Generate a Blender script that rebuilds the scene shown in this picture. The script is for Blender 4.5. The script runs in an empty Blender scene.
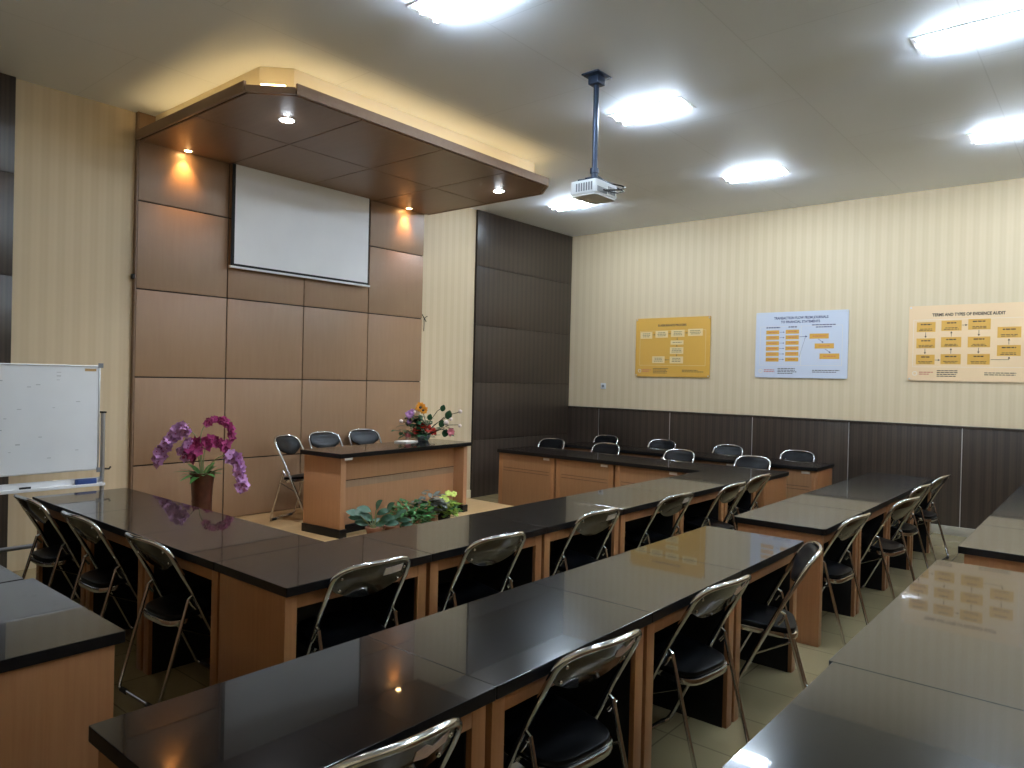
import bpy, bmesh, math, random
from mathutils import Vector, Matrix
random.seed(7)
SC = bpy.context.scene
COL = SC.collection
PI = math.pi

# ------------------------------------------------------------------ colour
def lin(c):
    return c / 12.92 if c <= 0.04045 else ((c + 0.055) / 1.055) ** 2.4
def rgb(r, g, b):
    return (lin(r / 255), lin(g / 255), lin(b / 255), 1.0)

# ------------------------------------------------------------------ materials
def new_mat(name):
    m = bpy.data.materials.new(name)
    m.use_nodes = True
    nt = m.node_tree
    return m, nt, nt.nodes['Principled BSDF']

def plain(name, col, rough=0.5, metal=0.0, coat=0.0, coat_rough=0.03, spec=0.5, noise=0.0, nscale=40):
    m, nt, b = new_mat(name)
    b.inputs['Base Color'].default_value = col
    b.inputs['Roughness'].default_value = rough
    b.inputs['Metallic'].default_value = metal
    b.inputs['Coat Weight'].default_value = coat
    b.inputs['Coat Roughness'].default_value = coat_rough
    b.inputs['Specular IOR Level'].default_value = spec
    if noise:
        tc = nt.nodes.new('ShaderNodeTexCoord')
        n = nt.nodes.new('ShaderNodeTexNoise'); n.inputs['Scale'].default_value = nscale
        r = nt.nodes.new('ShaderNodeValToRGB')
        r.color_ramp.elements[0].position = 0.3; r.color_ramp.elements[1].position = 0.7
        r.color_ramp.elements[0].color = tuple(c * (1 - noise) for c in col[:3]) + (1,)
        r.color_ramp.elements[1].color = tuple(min(1, c * (1 + noise)) for c in col[:3]) + (1,)
        nt.links.new(tc.outputs['Object'], n.inputs['Vector'])
        nt.links.new(n.outputs['Fac'], r.inputs['Fac'])
        nt.links.new(r.outputs['Color'], b.inputs['Base Color'])
    return m

def emit(name, col, strength):
    m, nt, b = new_mat(name)
    b.inputs['Base Color'].default_value = (0.8, 0.8, 0.8, 1)
    b.inputs['Emission Color'].default_value = col
    b.inputs['Emission Strength'].default_value = strength
    return m

def math_node(nt, op, a, b=None):
    n = nt.nodes.new('ShaderNodeMath'); n.operation = op
    for i, v in enumerate((a, b)):
        if v is None: continue
        if isinstance(v, (int, float)): n.inputs[i].default_value = v
        else: nt.links.new(v, n.inputs[i])
    return n.outputs[0]

def wall_coord(nt):
    """Distance along a wall (walls are axis aligned, so x+y runs along any of them) and height."""
    g = nt.nodes.new('ShaderNodeNewGeometry')
    s = nt.nodes.new('ShaderNodeSeparateXYZ')
    nt.links.new(g.outputs['Position'], s.inputs[0])
    return math_node(nt, 'ADD', s.outputs[0], s.outputs[1]), s

def wallpaper_mat():
    m, nt, b = new_mat('striped_wallpaper')
    t, s = wall_coord(nt)
    # broad band, period .125 m
    w1 = math_node(nt, 'SINE', math_node(nt, 'MULTIPLY', t, 2 * PI / 0.125))
    w2 = math_node(nt, 'SINE', math_node(nt, 'MULTIPLY', t, 2 * PI / 0.0417))
    mix = math_node(nt, 'ADD', math_node(nt, 'MULTIPLY', w1, 0.33), math_node(nt, 'MULTIPLY', w2, 0.14))
    fac = math_node(nt, 'ADD', mix, 0.5)
    r = nt.nodes.new('ShaderNodeValToRGB')
    e = r.color_ramp.elements
    e[0].position = 0.12; e[0].color = rgb(207, 187, 154)
    e[1].position = 0.88; e[1].color = rgb(214, 195, 163)
    nt.links.new(fac, r.inputs['Fac'])
    nt.links.new(r.outputs['Color'], b.inputs['Base Color'])
    b.inputs['Roughness'].default_value = 0.55
    b.inputs['Specular IOR Level'].default_value = 0.3
    return m

def dark_panel_mat():
    m, nt, b = new_mat('dark_ribbed_wood')
    t, s = wall_coord(nt)
    w1 = math_node(nt, 'SINE', math_node(nt, 'MULTIPLY', t, 2 * PI / 0.105))
    w2 = math_node(nt, 'SINE', math_node(nt, 'MULTIPLY', t, 2 * PI / 0.035))
    n = nt.nodes.new('ShaderNodeTexNoise'); n.noise_dimensions = '1D'
    n.inputs['Scale'].default_value = 60
    nt.links.new(t, n.inputs['W'])
    f = math_node(nt, 'ADD', math_node(nt, 'MULTIPLY', w1, 0.22), math_node(nt, 'MULTIPLY', w2, 0.12))
    f = math_node(nt, 'ADD', f, n.outputs['Fac'])
    r = nt.nodes.new('ShaderNodeValToRGB')
    e = r.color_ramp.elements
    e[0].position = 0.2; e[0].color = rgb(48, 40, 34)
    e[1].position = 0.8; e[1].color = rgb(66, 55, 47)
    nt.links.new(f, r.inputs['Fac'])
    nt.links.new(r.outputs['Color'], b.inputs['Base Color'])
    b.inputs['Roughness'].default_value = 0.33
    return m

def wood_mat(name, c1, c2, rough=0.38, scale=(90, 90, 2.5), coat=0.0):
    m, nt, b = new_mat(name)
    tc = nt.nodes.new('ShaderNodeTexCoord')
    mp = nt.nodes.new('ShaderNodeMapping'); mp.inputs['Scale'].default_value = scale
    n = nt.nodes.new('ShaderNodeTexNoise'); n.inputs['Scale'].default_value = 1.0
    n.inputs['Detail'].default_value = 4
    r = nt.nodes.new('ShaderNodeValToRGB')
    r.color_ramp.elements[0].position = 0.32; r.color_ramp.elements[0].color = c1
    r.color_ramp.elements[1].position = 0.68; r.color_ramp.elements[1].color = c2
    nt.links.new(tc.outputs['Object'], mp.inputs[0])
    nt.links.new(mp.outputs[0], n.inputs['Vector'])
    nt.links.new(n.outputs['Fac'], r.inputs['Fac'])
    nt.links.new(r.outputs['Color'], b.inputs['Base Color'])
    b.inputs['Roughness'].default_value = rough
    b.inputs['Coat Weight'].default_value = coat
    return m

def tabletop_mat():
    m, nt, b = new_mat('polished_black_laminate')
    tc = nt.nodes.new('ShaderNodeTexCoord')
    n = nt.nodes.new('ShaderNodeTexNoise'); n.inputs['Scale'].default_value = 130; n.inputs['Detail'].default_value = 3
    r = nt.nodes.new('ShaderNodeValToRGB')
    r.color_ramp.elements[0].position = 0.35; r.color_ramp.elements[0].color = rgb(8, 8, 9)
    r.color_ramp.elements[1].position = 0.75; r.color_ramp.elements[1].color = rgb(17, 17, 19)
    nt.links.new(tc.outputs['Object'], n.inputs['Vector'])
    nt.links.new(n.outputs['Fac'], r.inputs['Fac'])
    nt.links.new(r.outputs['Color'], b.inputs['Base Color'])
    b.inputs['Roughness'].default_value = 0.19
    b.inputs['Specular IOR Level'].default_value = 0.10
    b.inputs['Coat Weight'].default_value = 0.57
    b.inputs['Coat Roughness'].default_value = 0.026
    b.inputs['Coat IOR'].default_value = 1.48
    return m

def floor_mat():
    m, nt, b = new_mat('beige_floor_tiles')
    g = nt.nodes.new('ShaderNodeNewGeometry')
    br = nt.nodes.new('ShaderNodeTexBrick')
    br.offset = 0.0
    br.inputs['Scale'].default_value = 1.0
    br.inputs['Brick Width'].default_value = 0.4
    br.inputs['Row Height'].default_value = 0.4
    br.inputs['Mortar Size'].default_value = 0.004
    br.inputs['Color1'].default_value = rgb(150, 137, 104)
    br.inputs['Color2'].default_value = rgb(145, 132, 100)
    br.inputs['Mortar'].default_value = rgb(118, 106, 80)
    nt.links.new(g.outputs['Position'], br.inputs['Vector'])
    nt.links.new(br.outputs['Color'], b.inputs['Base Color'])
    b.inputs['Roughness'].default_value = 0.22
    return m

def ceiling_mat():
    m, nt, b = new_mat('painted_ceiling_board')
    g = nt.nodes.new('ShaderNodeNewGeometry')
    br = nt.nodes.new('ShaderNodeTexBrick')
    br.offset = 0.5
    br.inputs['Scale'].default_value = 1.0
    br.inputs['Brick Width'].default_value = 2.4
    br.inputs['Row Height'].default_value = 1.2
    br.inputs['Mortar Size'].default_value = 0.006
    br.inputs['Mortar Smooth'].default_value = 0.6
    br.inputs['Color1'].default_value = rgb(236, 242, 252)
    br.inputs['Color2'].default_value = rgb(234, 240, 250)
    br.inputs['Mortar'].default_value = rgb(224, 230, 240)
    nt.links.new(g.outputs['Position'], br.inputs['Vector'])
    nt.links.new(br.outputs['Color'], b.inputs['Base Color'])
    b.inputs['Roughness'].default_value = 0.6
    return m

M = {}
M['wallpaper'] = wallpaper_mat()
M['dark'] = dark_panel_mat()
M['brown'] = wood_mat('brown_wall_laminate', rgb(146, 116, 88), rgb(150, 120, 92), 0.42, (30, 30, 3))
M['soffit'] = wood_mat('dark_brown_soffit_laminate', rgb(134, 108, 88), rgb(139, 113, 92), 0.42, (30, 3, 30))
M['joint'] = plain('dark_joint', rgb(38, 28, 22), 0.7)
M['wood'] = wood_mat('orange_brown_desk_laminate', rgb(143, 99, 64), rgb(152, 107, 71), 0.36)
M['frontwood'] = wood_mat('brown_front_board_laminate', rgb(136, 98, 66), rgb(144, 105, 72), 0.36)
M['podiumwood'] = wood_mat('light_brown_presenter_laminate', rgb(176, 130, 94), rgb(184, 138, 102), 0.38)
M['top'] = tabletop_mat()
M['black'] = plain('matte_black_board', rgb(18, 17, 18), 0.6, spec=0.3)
M['edge'] = plain('black_edge_band', rgb(15, 15, 17), 0.35, spec=0.3)
M['groove'] = plain('brown_groove', rgb(96, 66, 44), 0.6)
M['chrome'] = plain('chrome_plated_steel', (0.62, 0.62, 0.62, 1), 0.12, 1.0)
M['chrome_shell'] = plain('chromed_back_shell', (0.11, 0.097, 0.082, 1), 0.11, 1.0)
M['vinyl'] = plain('black_vinyl', rgb(8, 9, 12), 0.36, spec=0.16)
M['rubber'] = plain('black_rubber', rgb(20, 20, 20), 0.7)
M['sticker'] = plain('white_paper_sticker', rgb(216, 208, 198), 0.6)
M['torn'] = plain('torn_pinkish_sticker', rgb(196, 172, 160), 0.7, noise=0.12, nscale=60)
M['floor'] = floor_mat()
M['ceiling'] = ceiling_mat()
M['cream'] = plain('cream_painted_board', rgb(222, 208, 178), 0.6)
M['skirt'] = plain('grey_skirting', rgb(150, 142, 128), 0.4)
M['platform'] = wood_mat('tan_platform_floor', rgb(178, 146, 102), rgb(190, 158, 114), 0.3, (3, 30, 30))
M['white'] = plain('white_plastic', rgb(222, 224, 226), 0.4)
M['whitemetal'] = plain('white_enamel', rgb(225, 226, 228), 0.35)
M['greyplastic'] = plain('grey_plastic', rgb(120, 124, 130), 0.45)
M['alu'] = plain('aluminium', (0.62, 0.63, 0.65, 1), 0.35, 0.9)
M['navy'] = plain('dark_blue_grey_steel', rgb(38, 52, 74), 0.35, 0.3)
M['screen'] = plain('matte_white_screen', rgb(236, 237, 239), 0.75, noise=0.02, nscale=3)
M['blackcloth'] = plain('black_border_cloth', rgb(16, 16, 18), 0.8)
M['board'] = plain('white_dry_erase_surface', rgb(228, 231, 235), 0.22, noise=0.03, nscale=3)
M['smudge'] = plain('faded_marker_ink', rgb(184, 187, 192), 0.5)
M['tube'] = emit('fluorescent_tube', (0.72, 0.86, 1.0, 1), 62)
M['coolled'] = emit('cool_downlight', (0.86, 0.92, 1.0, 1), 90)
M['warmled'] = emit('warm_downlight', (1.0, 0.60, 0.24, 1), 40)
M['strip'] = emit('warm_led_strip', (1.0, 0.70, 0.30, 1), 3.4)
M['reflector'] = plain('white_reflector', rgb(240, 242, 244), 0.3)
M['vase'] = plain('brown_glazed_clay', rgb(74, 40, 30), 0.3, noise=0.25, nscale=14)
M['pot'] = plain('terracotta', rgb(128, 86, 66), 0.7, noise=0.12)
M['soil'] = plain('dark_soil', rgb(40, 30, 24), 0.9)
M['lavender'] = plain('lavender_petal', rgb(184, 134, 190), 0.6, noise=0.18, nscale=25)
M['magenta'] = plain('magenta_petal', rgb(160, 50, 112), 0.6, noise=0.22, nscale=25)
M['plum'] = plain('dark_plum_petal', rgb(132, 40, 96), 0.6, noise=0.22, nscale=25)
M['leaf'] = plain('green_leaf', rgb(48, 100, 44), 0.45, noise=0.25, nscale=20)
M['darkleaf'] = plain('dark_green_leaf', rgb(34, 78, 46), 0.45, noise=0.25, nscale=20)
M['tealleaf'] = plain('teal_green_leaf', rgb(54, 90, 70), 0.45, noise=0.2, nscale=20)
M['greyleaf'] = plain('grey_purple_leaf', rgb(88, 92, 84), 0.5, noise=0.22, nscale=20)
M['limeleaf'] = plain('lime_green_leaf', rgb(122, 150, 50), 0.5, noise=0.22, nscale=20)
M['lime'] = plain('pale_lime_blossom', rgb(190, 204, 96), 0.6)
M['stem'] = plain('pale_green_stem', rgb(128, 140, 96), 0.5)
M['twig'] = plain('dark_twig', rgb(52, 48, 36), 0.7)
M['orange'] = plain('orange_petal', rgb(226, 150, 34), 0.6, noise=0.15)
M['red'] = plain('red_petal', rgb(206, 52, 38), 0.55, noise=0.15)
M['pink'] = plain('pink_petal', rgb(222, 130, 140), 0.6)
M['palepink'] = plain('pale_pink_petal', rgb(232, 212, 206), 0.6)
M['blueeraser'] = plain('blue_plastic', rgb(46, 72, 132), 0.45)
M['goldposter'] = plain('gold_poster_print', rgb(216, 166, 76), 0.25, coat=0.6)
M['blueposter'] = plain('pale_blue_poster_print', rgb(206, 211, 224), 0.25, coat=0.6)
M['peachposter'] = plain('peach_poster_print', rgb(234, 202, 162), 0.25, coat=0.6)
M['goldbox'] = plain('gold_box_print', rgb(212, 160, 66), 0.4)
M['creambox'] = plain('cream_box_print', rgb(228, 202, 150), 0.4)
M['ink'] = plain('dark_print', rgb(56, 44, 36), 0.5)
M['greyink'] = plain('grey_print', rgb(120, 96, 60), 0.5)
M['blueink'] = plain('navy_print', rgb(64, 68, 104), 0.5)
M['whiteline'] = plain('white_print', rgb(226, 214, 196), 0.5)
M['redink'] = plain('red_print', rgb(190, 100, 84), 0.5)

# ------------------------------------------------------------------ mesh helpers
def box(bm, x0, x1, y0, y1, z0, z1, mi=0, bev=0.0):
    b2 = bmesh.new()
    bmesh.ops.create_cube(b2, size=1.0)
    for v in b2.verts:
        v.co = Vector((x0 + (v.co.x + .5) * (x1 - x0), y0 + (v.co.y + .5) * (y1 - y0), z0 + (v.co.z + .5) * (z1 - z0)))
    if bev:
        bmesh.ops.bevel(b2, geom=list(b2.edges), offset=bev, segments=2, affect='EDGES', profile=0.6)
    merge(bm, b2, mi)

def merge(bm, b2, mi=0, mat=None):
    vm = {}
    for v in b2.verts:
        vm[v] = bm.verts.new(mat @ v.co if mat else v.co)
    for f in b2.faces:
        try:
            nf = bm.faces.new([vm[v] for v in f.verts])
            nf.material_index = mi
        except ValueError:
            pass
    b2.free()

def prism(bm, pts, z0, z1, mi=0, bev=0.0):
    b2 = bmesh.new()
    lo = [b2.verts.new((p[0], p[1], z0)) for p in pts]
    hi = [b2.verts.new((p[0], p[1], z1)) for p in pts]
    n = len(pts)
    b2.faces.new(lo[::-1]); b2.faces.new(hi)
    for i in range(n):
        b2.faces.new([lo[i], lo[(i + 1) % n], hi[(i + 1) % n], hi[i]])
    bmesh.ops.recalc_face_normals(b2, faces=b2.faces)
    if bev:
        ed = [e for e in b2.edges if abs(e.verts[0].co.z - e.verts[1].co.z) < 1e-6]
        bmesh.ops.bevel(b2, geom=ed, offset=bev, segments=2, affect='EDGES', profile=0.6)
    merge(bm, b2, mi)

def rounded_rect(x0, x1, y0, y1, r, seg=5):
    pts = []
    for cx, cy, a in ((x1 - r, y1 - r, 0), (x0 + r, y1 - r, 90), (x0 + r, y0 + r, 180), (x1 - r, y0 + r, 270)):
        for k in range(seg + 1):
            t = math.radians(a + 90 * k / seg)
            pts.append((cx + r * math.cos(t), cy + r * math.sin(t)))
    return pts

def tube(bm, pts, r, seg=10, closed=False, mi=0, taper=None):
    pts = [Vector(p) for p in pts]
    n = len(pts)
    tang = []
    for i in range(n):
        a = pts[(i - 1) % n] if (closed or i > 0) else pts[i]
        b = pts[(i + 1) % n] if (closed or i < n - 1) else pts[i]
        t = (b - a)
        tang.append(t.normalized() if t.length > 1e-9 else Vector((0, 0, 1)))
    ref = Vector((0, 0, 1)) if abs(tang[0].z) < 0.9 else Vector((1, 0, 0))
    nrm = (ref - tang[0] * ref.dot(tang[0])).normalized()
    rings = []
    for i in range(n):
        if i > 0:
            nrm = (nrm - tang[i] * nrm.dot(tang[i]))
            nrm = nrm.normalized() if nrm.length > 1e-6 else tang[i].orthogonal().normalized()
        bn = tang[i].cross(nrm)
        rr = r if taper is None else r * taper[i]
        rings.append([bm.verts.new(pts[i] + (nrm * math.cos(2 * PI * k / seg) + bn * math.sin(2 * PI * k / seg)) * rr) for k in range(seg)])
    m = n if closed else n - 1
    for i in range(m):
        A, B = rings[i], rings[(i + 1) % n]
        for k in range(seg):
            f = bm.faces.new([A[k], A[(k + 1) % seg], B[(k + 1) % seg], B[k]]); f.material_index = mi
    if not closed:
        f = bm.faces.new(rings[0][::-1]); f.material_index = mi
        f = bm.faces.new(rings[-1]); f.material_index = mi

def lathe(bm, prof, cx=0, cy=0, seg=24, mi=0):
    rings = []
    for (r, z) in prof:
        if r < 1e-5:
            rings.append([bm.verts.new((cx, cy, z))])
        else:
            rings.append([bm.verts.new((cx + r * math.cos(2 * PI * k / seg), cy + r * math.sin(2 * PI * k / seg), z)) for k in range(seg)])
    for A, B in zip(rings, rings[1:]):
        for k in range(seg):
            a, b = A[k % len(A)], A[(k + 1) % len(A)]
            c, d = B[(k + 1) % len(B)], B[k % len(B)]
            vs = []
            for v in (a, b, c, d):
                if v not in vs: vs.append(v)
            if len(vs) >= 3:
                f = bm.faces.new(vs); f.material_index = mi

def ball(bm, c, r, sub=1, mi=0, sq=(1, 1, 1)):
    b2 = bmesh.new()
    bmesh.ops.create_icosphere(b2, subdivisions=sub, radius=r)
    for v in b2.verts:
        v.co = Vector((v.co.x * sq[0], v.co.y * sq[1], v.co.z * sq[2])) + Vector(c)
    merge(bm, b2, mi)

def leaf(bm, base, d, up, length, width, droop=0.3, mi=0, n=5, fold=0.15):
    base = Vector(base); d = Vector(d).normalized(); up = Vector(up)
    side = d.cross(up)
    side = side.normalized() if side.length > 1e-5 else d.orthogonal().normalized()
    nn = side.cross(d).normalized()
    rows = []
    for i in range(n + 1):
        t = i / n
        w = width * 0.5 * (math.sin(PI * min(1, t * 0.93 + 0.05)) ** 0.8)
        c = base + d * length * t - nn * droop * length * t * t
        rows.append((bm.verts.new(c - side * w + nn * w * fold), bm.verts.new(c - nn * 0.001), bm.verts.new(c + side * w + nn * w * fold)))
    for a, b in zip(rows, rows[1:]):
        for k in (0, 1):
            f = bm.faces.new([a[k], a[k + 1], b[k + 1], b[k]]); f.material_index = mi

def blossom(bm, c, nrm, r, petals=5, mi=0, cup=0.3, rot=0.0):
    nrm = Vector(nrm).normalized()
    u = nrm.orthogonal().normalized(); v = nrm.cross(u)
    for k in range(petals):
        a = rot + 2 * PI * k / petals
        d = u * math.cos(a) + v * math.sin(a)
        leaf(bm, c, d + nrm * cup, nrm, r * random.uniform(0.85, 1.1), r * 0.85, 0.15, mi, 3, 0.1)

def obj(name, bm, mats, parent=None, smooth=True, loc=None, angle=40):
    me = bpy.data.meshes.new(name)
    bmesh.ops.recalc_face_normals(bm, faces=bm.faces)
    bm.to_mesh(me); bm.free()
    for m in (mats if isinstance(mats, (list, tuple)) else [mats]):
        me.materials.append(m)
    if smooth:
        me.shade_smooth()
        me.set_sharp_from_angle(angle=math.radians(angle))
    o = bpy.data.objects.new(name, me)
    COL.objects.link(o)
    if parent: o.parent = parent
    if loc: o.location = loc
    return o

def tag(o, label=None, cat=None, group=None, kind=None):
    if label: o['label'] = label
    if cat: o['category'] = cat
    if group: o['group'] = group
    if kind: o['kind'] = kind
    return o

def thing(name, label, cat, loc=(0, 0, 0), rz=0.0, group=None):
    o = bpy.data.objects.new(name, None)
    o.empty_display_size = 0.1
    COL.objects.link(o)
    o.location = loc; o.rotation_euler = (0, 0, rz)
    return tag(o, label, cat, group)

def struct(name, bm, mats, smooth=True, label=None):
    o = obj(name, bm, mats, None, smooth)
    return tag(o, label, None, None, 'structure')

def dup(root, loc, rz, label, group=None, skip=()):
    def rec(o, parent):
        c = o.copy(); COL.objects.link(c)
        if parent: c.parent = parent
        for ch in list(o.children):
            if any(ch.name.split('.')[0] == s for s in skip): continue
            rec(ch, c)
        return c
    r = rec(root, None)
    r.location = loc; r.rotation_euler = (0, 0, rz); r['label'] = label
    if group: r['group'] = group
    return r

def B(): return bmesh.new()

# ================================================================== THE ROOM
# origin: floor corner between the front wall (y = 0) and the right wall (x = 0); the room lies in -x, -y
H = 3.944
XL, YB = -9.87, -9.6

bm = B(); box(bm, XL - .1, .1, YB - .1, .1, -.1, 0)
struct('floor', bm, M['floor'], False)

FIX = [(-6.35, -3.69), (-4.05, -3.69), (-1.75, -3.69), (-1.75, -1.28), (-6.35, -6.03), (-4.05, -6.03), (-1.75, -6.03),
       (-6.35, -8.4), (-4.05, -8.4), (-1.75, -8.4)]  # this row and the left rear light are unseen, added to brighten the room
FW, FL = 0.13, 0.335
bm = B()
xs = sorted({XL - .1, .1} | {x + s * FW for x, _ in FIX for s in (-1, 1)})
ys = sorted({YB - .1, .1} | {y + s * FL for _, y in FIX for s in (-1, 1)})
grid = {}
def gv(i, j):
    if (i, j) not in grid: grid[(i, j)] = bm.verts.new((xs[i], ys[j], H))
    return grid[(i, j)]
for i in range(len(xs) - 1):
    for j in range(len(ys) - 1):
        cx, cy = (xs[i] + xs[i + 1]) / 2, (ys[j] + ys[j + 1]) / 2
        if any(abs(cx - fx) < FW and abs(cy - fy) < FL for fx, fy in FIX): continue
        bm.faces.new([gv(i, j), gv(i, j + 1), gv(i + 1, j + 1), gv(i + 1, j)])
struct('ceiling', bm, M['ceiling'], False)
bm = B(); box(bm, XL - .1, .1, YB - .1, .1, H + .2, H + .3)
struct('ceiling_slab', bm, M['ceiling'], False)

# front wall: wallpaper everywhere, claddings on top
bm = B(); box(bm, XL - .1, .1, 0, .1, 0, H + .2)
struct('wall_front', bm, M['wallpaper'], False)
bm = B(); box(bm, 0, .1, YB - .1, 0, 0, H + .2)
struct('wall_right', bm, M['wallpaper'], False)
bm = B(); box(bm, XL - .1, XL, YB - .1, 0, 0, H + .2)
struct('wall_left', bm, M['wallpaper'], False)
bm = B(); box(bm, XL, 0, YB - .1, YB, 0, H + .2)
struct('wall_back', bm, M['wallpaper'], False)

def cladding(name, x0, x1, zs, proud, mat):
    """board cladding on the front wall, with dark joints between the boards"""
    bm = B()
    box(bm, x0, x1, -proud + .006, -.0005, zs[0], zs[-1], 1)
    for a, b in zip(zs, zs[1:]):
        box(bm, x0, x1, -proud, -proud + .012, a + .004, b - .004, 0, 0.001)
    return struct(name, bm, [mat, M['joint']])
ZS = [0.0, 0.79, 1.582, 2.371, 3.18, H - .001]
cladding('trim_1', -2.231, -.001, ZS, .035, M['dark'])
cladding('trim_2', XL + .001, -7.638, ZS, .035, M['dark'])

# brown laminate cladding of the stage wall, a grid of boards
PX = [-6.70, -5.845, -4.973, -4.102, -3.25]
PZ = [0.2, 0.785, 1.582, 2.371, 3.156, H - .001]
bm = B()
box(bm, PX[0] + .004, PX[-1] - .004, -.046, -.0005, PZ[0], PZ[-1], 1)
for x0, x1 in zip(PX, PX[1:]):
    for z0, z1 in zip(PZ, PZ[1:]):
        box(bm, x0 + (.006 if x0 != PX[0] else 0), x1 - (.006 if x1 != PX[-1] else 0), -.06, -.04, z0 + .006, z1 - .006, 0, .0012)
box(bm, PX[0] - .012, PX[0] - .0005, -.052, -.0005, PZ[0], PZ[-1], 2)
struct('trim_3', bm, [M['brown'], M['joint'], M['soffit']])

# stage platform
bm = B(); box(bm, -6.95, -3.15, -2.05, -.0605, 0, .2, 0, .004)
struct('floor_platform', bm, M['platform'], label='low tan platform under the presenter desk')

# skirtings
bm = B(); box(bm, -3.15, -2.236, -.022, -.0005, 0, .11, 0, .003)
struct('baseboard_front', bm, M['cream'])
bm = B(); box(bm, -.042, -.0005, YB, -.036, 0, .1, 0, .003)
struct('baseboard_right', bm, M['skirt'])

# dark wainscot of the right wall (and the unseen left and back walls)
WZ = 1.235
bm = B()
seams = [-.036, -.634, -1.846, -3.06, -4.268, -5.46, -6.67, -7.88, YB + .001]
for a, b in zip(seams, seams[1:]):
    box(bm, -.03, -.0005, b + .004, a - .004, .1, WZ - .02, 0, .001)
for a in seams[1:-1]:
    box(bm, -.031, -.0005, a - .0045, a + .0045, .1, WZ - .02, 1)
box(bm, -.042, -.0005, YB, -.036, WZ - .025, WZ, 2, .003)
struct('trim_4', bm, [M['dark'], M['alu'], M['dark']])
bm = B()
box(bm, XL + .0005, XL + .03, YB, -.036, 0, WZ); box(bm, XL + .031, -.043, YB + .0005, YB + .03, 0, WZ)
struct('trim_5', bm, M['dark'])

# ---------------------------------------------------------------- canopy over the stage
cx0, cx1, cyf, cz0, cz1, ch = -6.715, -3.2, -2.12, 3.684, 3.765, .25
can = thing('ceiling_canopy', 'dropped brown canopy with glowing edge above the projection screen', 'canopy', (0, 0, 0))
out = [(cx0, -.062), (cx1, -.062), (cx1, cyf + ch), (cx1 - ch * .9, cyf), (cx0 + ch, cyf), (cx0, cyf + ch)]
bm = B()
inn = [(cx0 + .021, -.062), (cx1 - .021, -.062), (cx1 - .021, cyf + ch + .012), (cx1 - ch * .9 - .012, cyf + .021), (cx0 + ch + .012, cyf + .021), (cx0 + .021, cyf + ch + .012)]
prism(bm, inn, cz0 + .008, cz0 + .04, 1)
SX = [cx0, -5.845, -4.935, -4.06, cx1]; SY = [-.062, -1.08, cyf]
def clip_poly(poly, fn):
    res = []
    for i in range(len(poly)):
        a, b = poly[i], poly[(i + 1) % len(poly)]
        fa, fb = fn(a), fn(b)
        if fa >= 0: res.append(a)
        if fa * fb < 0:
            t = fa / (fa - fb); res.append((a[0] + t * (b[0] - a[0]), a[1] + t * (b[1] - a[1])))
    return res
full = out; out = inn
for xa, xb in zip(SX, SX[1:]):
    for ya, yb in zip(SY, SY[1:]):
        g = .006
        p = clip_poly(out, lambda q: q[0] - xa - (g if xa != cx0 else 0)); p = clip_poly(p, lambda q: xb - (g if xb != cx1 else 0) - q[0])
        p = clip_poly(p, lambda q: ya - (g if ya != SY[0] else 0) - q[1]); p = clip_poly(p, lambda q: q[1] - yb - (g if yb != cyf else 0))
        if len(p) > 2: prism(bm, p, cz0, cz0 + .010, 0)
out = full
obj('soffit', bm, [M['soffit'], M['joint']], can, False)
# lip round the free edges; it stops short of the left front corner, where the strip shows
bm = B()
def lip(a, b, z1=cz1):
    a, b = Vector((*a, 0)), Vector((*b, 0)); d = (b - a).normalized(); n = Vector((d.y, -d.x, 0)) * .02
    pts = [a, b, b - n, a - n]
    prism(bm, [(p.x, p.y) for p in pts], cz0, z1)
lip(out[1], out[2]); lip(out[2], out[3]); lip(out[3], (out[4][0], out[4][1])); lip(out[5], out[0])
lip(out[4], out[5], cz0 + .05)
obj('fascia', bm, M['soffit'], can, False)
# inset cream box that carries the canopy up to the ceiling
ins = .15
ibx = [(cx0 + ins, -.062), (cx1 - ins, -.062), (cx1 - ins, cyf + ch + .08), (cx1 - ch, cyf + ins), (cx0 + ch + .08, cyf + ins), (cx0 + ins, cyf + ch + .08)]
bm = B(); prism(bm, ibx, cz0 + .041, H - .001)
obj('cove_box', bm, M['cream'], can, False)
# led strip lying behind the lip
bm = B()
def strip(a, b):
    a, b = Vector((*a, cz0 + .046)), Vector((*b, cz0 + .046)); d = (b - a).normalized(); n = Vector((d.y, -d.x, 0)) * .011
    vs = [a + n, b + n, b - n, a - n]
    prism(bm, [(p.x, p.y) for p in vs], cz0 + .0415, cz0 + .05)
o = .06
strip((cx0 + o, -.25), (cx0 + o, cyf + ch + .02)); strip((cx0 + ch + .02, cyf + o), (cx1 - ch, cyf + o)); strip((cx1 - o, cyf + ch), (cx1 - o, -.25))
obj('led_strip', bm, M['strip'], can, False)
bm = B()
a = Vector((cx0 + .012, cyf + ch - .012, 0)); b = Vector((cx0 + ch - .012, cyf + .012, 0)); d = (b - a).normalized(); n = Vector((-d.y, d.x, 0))
for k in range(13):
    p = a.lerp(b, .28 + .5 * k / 12) + n * .02
    box(bm, p.x - .008, p.x + .008, p.y - .008, p.y + .008, cz0 + .0505, cz0 + .075)
obj('led_end', bm, M['strip'], can, False)

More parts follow.
